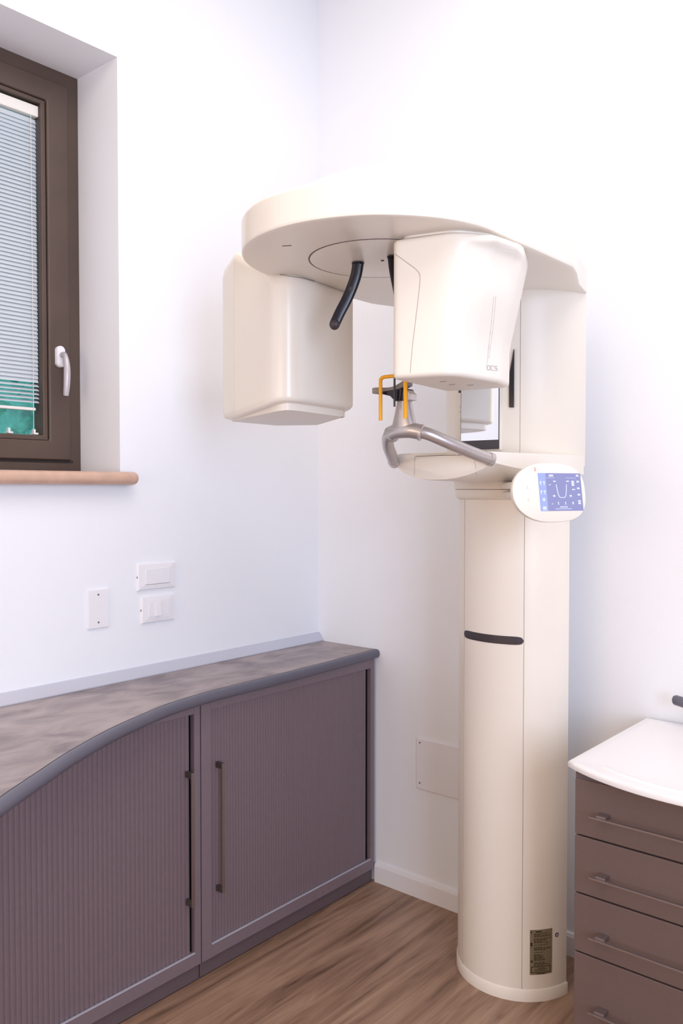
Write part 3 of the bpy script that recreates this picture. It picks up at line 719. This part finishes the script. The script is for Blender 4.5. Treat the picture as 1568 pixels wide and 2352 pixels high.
pf = obj('patient_platform', b, M['cream2'], T, angle=35)
seam_path('fascia_seam', pf, [(951, 1092), (951.5, 1070), (952, 1050)], 0.0006, M['seam_soft'], pf, 4)
seam_path('fascia_seam', pf, [(953, 1048), (1000, 1046.5), (1062, 1045)], 0.0009, M['seam'], pf, 6)
seam_path('fascia_seam', pf, [(1088, 1052), (1092, 1075), (1094, 1092)], 0.0005, M['seam_soft'], pf, 4)

# ---- handlebar loop and chin support
L_ = [(0.835, -0.612, 1.575), (0.862, -0.660, 1.592), (0.892, -0.714, 1.614), (0.924, -0.756, 1.635), (0.955, -0.774, 1.645), (0.99, -0.778, 1.647)]
R2 = [(2 * AX - x, y, z) for x, y, z in L_[:-1]][::-1]
path = smooth_path(L_ + R2, 8)
b = NB(); tube(b, path, 0.0158, 20); hb = obj('handlebar', b, M['steel'], T, angle=60)
for s in (-1, 1):
    c = Vector((AX + s * 0.155, -0.612, 1.575)); d = Vector((-s * 0.027, -0.056, 0.017)).normalized()
    b = NB(); tube(b, [c - d * 0.006, c + d * 0.006], 0.0172, 20); obj('end_ring', b, M['steel'], hb)
    c = Vector((AX + s * 0.046, -0.767, 1.641)); d = Vector((s * 0.9, 0.42, -0.3)).normalized()
    b = NB(); tube(b, [c - d * 0.004, c + d * 0.002, c + d * 0.004], [0.0205, 0.0220, 0.0190], 24); obj('collar_ring', b, M['steel'], hb)
b = NB(); tube(b, smooth_path([(AX - 0.044, -0.768, 1.642), (AX - 0.02, -0.777, 1.647), (AX + 0.02, -0.777, 1.647), (AX + 0.044, -0.768, 1.642)], 6), 0.0198, 20); obj('tee_sleeve', b, M['steel'], hb, angle=60)
b = NB(); rings = []
for z, rx, ry in ((1.640, 0.040, 0.0195), (1.652, 0.0385, 0.0205), (1.664, 0.0345, 0.0205), (1.680, 0.0295, 0.020), (1.700, 0.0245, 0.018), (1.722, 0.0195, 0.016)):
    rings.append([Vector((AX + rx * cos(a), -0.776 + ry * sin(a), z)) for a in [2 * pi * k / 32 for k in range(32)]])
loft(b, rings); obj('riser', b, M['steel'], hb, angle=60)
b = NB(); box(b, AX - 0.019, AX + 0.020, -0.796, -0.758, 1.721, 1.752); ch = obj('chin_support', b, M['blackh'], T, bevel=0.006, seg=3)
b = NB(); rings = [[Vector((AX + 0.017 + dx, y, z)) for y, z in ((-0.790, 1.722), (-0.762, 1.722), (-0.762, 1.750 - dx), (-0.790, 1.750 - dx))] for dx in (0.0, 0.008, 0.013)]
loft(b, rings); obj('side_cap', b, M['steel'], ch, bevel=0.002)
b = NB(); rings = []      # curved grey rest plate, dipping in the middle
for i in range(25):
    u = i / 24; x = AX - 0.083 + 0.108 * u
    zt_ = 1.756 + 0.013 * u + 0.0035 * cos(2 * pi * u); yf = -0.804 + 0.010 * sin(pi * u) * 1.0
    hh = 0.0150
    rings.append([Vector((x, yf, zt_ - hh)), Vector((x, yf + 0.030, zt_ - hh)), Vector((x, yf + 0.030, zt_)), Vector((x, yf, zt_))])
loft(b, rings); obj('chin_plate', b, M['grey_plastic'], ch, bevel=0.002, angle=50)
b = NB(); loft(b, [[Vector((x, y, z)) for x, z in ((AX - 0.055, 1.742), (AX - 0.028, 1.735), (AX - 0.014, 1.722), (AX + 0.004, 1.722), (AX + 0.010, 1.752), (AX - 0.055, 1.748))] for y in (-0.800, -0.784)])
obj('support_web', b, M['black'], ch, bevel=0.002)
b = NB(); tube(b, [(AX - 0.007, -0.808, 1.706), (AX - 0.007, -0.808, 1.778)], 0.0028, 10); obj('centre_pin', b, M['black'], ch)
b = NB(); yp = smooth_path([(0.941, -0.811, 1.6735), (0.941, -0.811, 1.72), (0.941, -0.811, 1.771), (0.9435, -0.8105, 1.7795), (0.952, -0.810, 1.783), (0.984, -0.8095, 1.783)], 6)
tube(b, yp, 0.0047, 14)
yo = obj('head_guide', b, M['yellow'], ch, angle=60, label='bright yellow L-shaped guide tube')
b = NB(); yp = smooth_path([(1.022, -0.815, 1.6745), (1.022, -0.815, 1.72), (1.022, -0.815, 1.770), (1.0225, -0.812, 1.7785), (1.024, -0.803, 1.782), (1.026, -0.775, 1.782)], 6)
tube(b, yp, 0.0050, 14); obj('head_guide', b, M['yellow'], ch, angle=60, label='bright yellow L-shaped guide tube')

# ---- control panel on its arm
PC = CAM + (FW + RT * ((1261 - 784) / 1945.0)) * 2.10 + Vector((0, 0, (1122 - 1131) / 1945.0 * 2.10))
u_ = Vector((0.46, 0.888, 0)).normalized(); n_ = Vector((u_.y, -u_.x, 0)); tl = radians(9)
n2_ = (n_ * cos(tl) + Vector((0, 0, 1)) * sin(tl)).normalized(); v_ = n2_.cross(u_).normalized()
if v_.z < 0: v_ = -v_
def pan(a_, b_, c_): return PC + u_ * a_ + v_ * b_ + n2_ * c_
def ell(sc, c_, ax=0.1065, bx=0.0745):
    out = []
    for i in range(56):
        t_ = 2 * pi * i / 56; ca, sa = cos(t_), sin(t_); ex = 2 / 2.15 if ca < 0 else 2 / 2.9; ax_ = ax if ca < 0 else ax * 1.03
        out.append(pan(ax_ * sc * abs(ca) ** ex * (1 if ca > 0 else -1), bx * (sc if sc > 0.9 else sc) * abs(sa) ** ex * (1 if sa > 0 else -1), c_))
    return out
b = NB(); loft(b, [ell(0.80, -0.026), ell(0.93, -0.022), ell(0.985, -0.013), ell(1.0, -0.004), ell(0.995, -0.001), ell(0.975, 0.0)])
cp = obj('control_panel', b, M['cream2'], T, angle=50)
def prect(bm, a0, a1, b0, b1, c0, c1, mi=0):
    vs = [bm.verts.new(pan(x, y, z)) for z in (c0, c1) for x, y in ((a0, b0), (a1, b0), (a1, b1), (a0, b1))]
    for f in [(3, 2, 1, 0), (4, 5, 6, 7), (0, 1, 5, 4), (1, 2, 6, 5), (2, 3, 7, 6), (3, 0, 4, 7)]: bm.faces.new([vs[i] for i in f]).material_index = mi
sa0, sa1, sb0, sb1 = -0.030, 0.098, -0.0465, 0.0485
b = NB(); prect(b, sa0, sa1, sb0, sb1, -0.001, 0.0008); sc = obj('screen', b, M['screen'], cp, smooth=False, label='lit blue-violet touch screen')
def S_(u, v): return sa0 + (sa1 - sa0) * u, sb1 - (sb1 - sb0) * v
b = NB()
def sr(u0, u1, v0, v1, mi=0):
    a0, t0 = S_(u0, v0); a1, t1 = S_(u1, v1); prect(b, a0, a1, t1, t0, 0.0006, 0.0011 + 0.0002 * mi, mi)
sr(0.0, 0.17, 0.0, 1.0, 0)
for u, v in ((0.02, 0.22), (0.10, 0.22), (0.02, 0.46), (0.10, 0.46)): sr(u, u + 0.05, v, v + 0.04, 1); sr(u + 0.015, u + 0.035, v, v + 0.10, 1)
sr(0.06, 0.12, 0.66, 0.74, 1); sr(0.05, 0.13, 0.88, 0.97, 1); sr(0.25, 0.35, 0.04, 0.09, 1)
for v0 in (0.04, 0.20, 0.38, 0.55, 0.72, 0.78): sr(0.89, 0.95, v0, v0 + 0.05, 1)
sr(0.77, 0.83, 0.20, 0.34, 1); sr(0.77, 0.84, 0.42, 0.45, 1); sr(0.23, 0.28, 0.30, 0.32, 1)
sr(0.45, 0.63, 0.885, 0.91, 1); sr(0.34, 0.72, 0.94, 0.955, 1); sr(0.31, 0.36, 0.58, 0.63, 1); sr(0.70, 0.75, 0.58, 0.63, 1); sr(0.75, 0.78, 0.76, 0.83, 1); sr(0.41, 0.43, 0.76, 0.84, 1); sr(0.27, 0.29, 0.80, 0.83, 1)
sr(0.18, 0.38, 0.125, 0.132, 1); sr(0.64, 0.88, 0.125, 0.132, 1); sr(0.34, 0.40, 0.20, 0.235, 1); sr(0.65, 0.71, 0.20, 0.235, 1); sr(0.58, 0.60, 0.76, 0.84, 1)
archp = []
for i in range(25):
    t_ = -1 + 2 * i / 24; uu = 0.525 + 0.12 * (1 if t_ > 0 else -1) * abs(t_) ** 0.45 ; vv = 0.30 + 0.35 * (1 - abs(t_) ** 2.2)
    a_, b_ = S_(uu, vv); archp.append(pan(a_, b_, 0.001))
tube(b, archp, 0.0011, 6, mi=1)
obj('screen_graphics', b, [M['screen_bar'], M['screen_line']], sc, smooth=False)
b = NB(); prect(b, -0.0395, -0.0335, 0.0535, 0.0555, -0.001, 0.0004); prect(b, -0.038, -0.0355, 0.056, 0.060, -0.001, 0.0004); prect(b, -0.041, -0.032, 0.0605, 0.0615, -0.001, 0.0004); obj('warning_mark', b, M['orange'], cp, smooth=False)
for q0 in (0.010, -0.0205):
    b = NB(); prect(b, -0.067, -0.059, q0, q0 + 0.0012, -0.001, 0.0004); prect(b, -0.064, -0.062, q0 + 0.003, q0 + 0.006, -0.001, 0.0004); obj('button_mark', b, M['faint'], cp, smooth=False)
b = NB(); box(b, 1.02, 1.235, -0.44, -0.395, 1.474, 1.492); box(b, 1.02, 1.20, -0.445, -0.39, 1.502, 1.522)
arm0 = Vector((1.06, -0.36, 1.483)); arm1 = pan(-0.06, -0.002, -0.022)
b.free(); b = NB()
for dz, r0, hw in ((0.0, 0.009, 0.020), (0.024, 0.009, 0.024)):
    d = (arm1 - arm0); d.z = 0; sd = Vector((-d.y, d.x, 0)).normalized()
    vs0 = [arm0 + sd * hw + Vector((0, 0, dz - r0)), arm0 - sd * hw + Vector((0, 0, dz - r0)), arm0 - sd * hw + Vector((0, 0, dz + r0)), arm0 + sd * hw + Vector((0, 0, dz + r0))]
    loft(b, [vs0, [p + d * (1.0 if dz == 0 else 0.86) for p in vs0]])
obj('panel_arm', b, M['cream2'], T, bevel=0.005, seg=3)
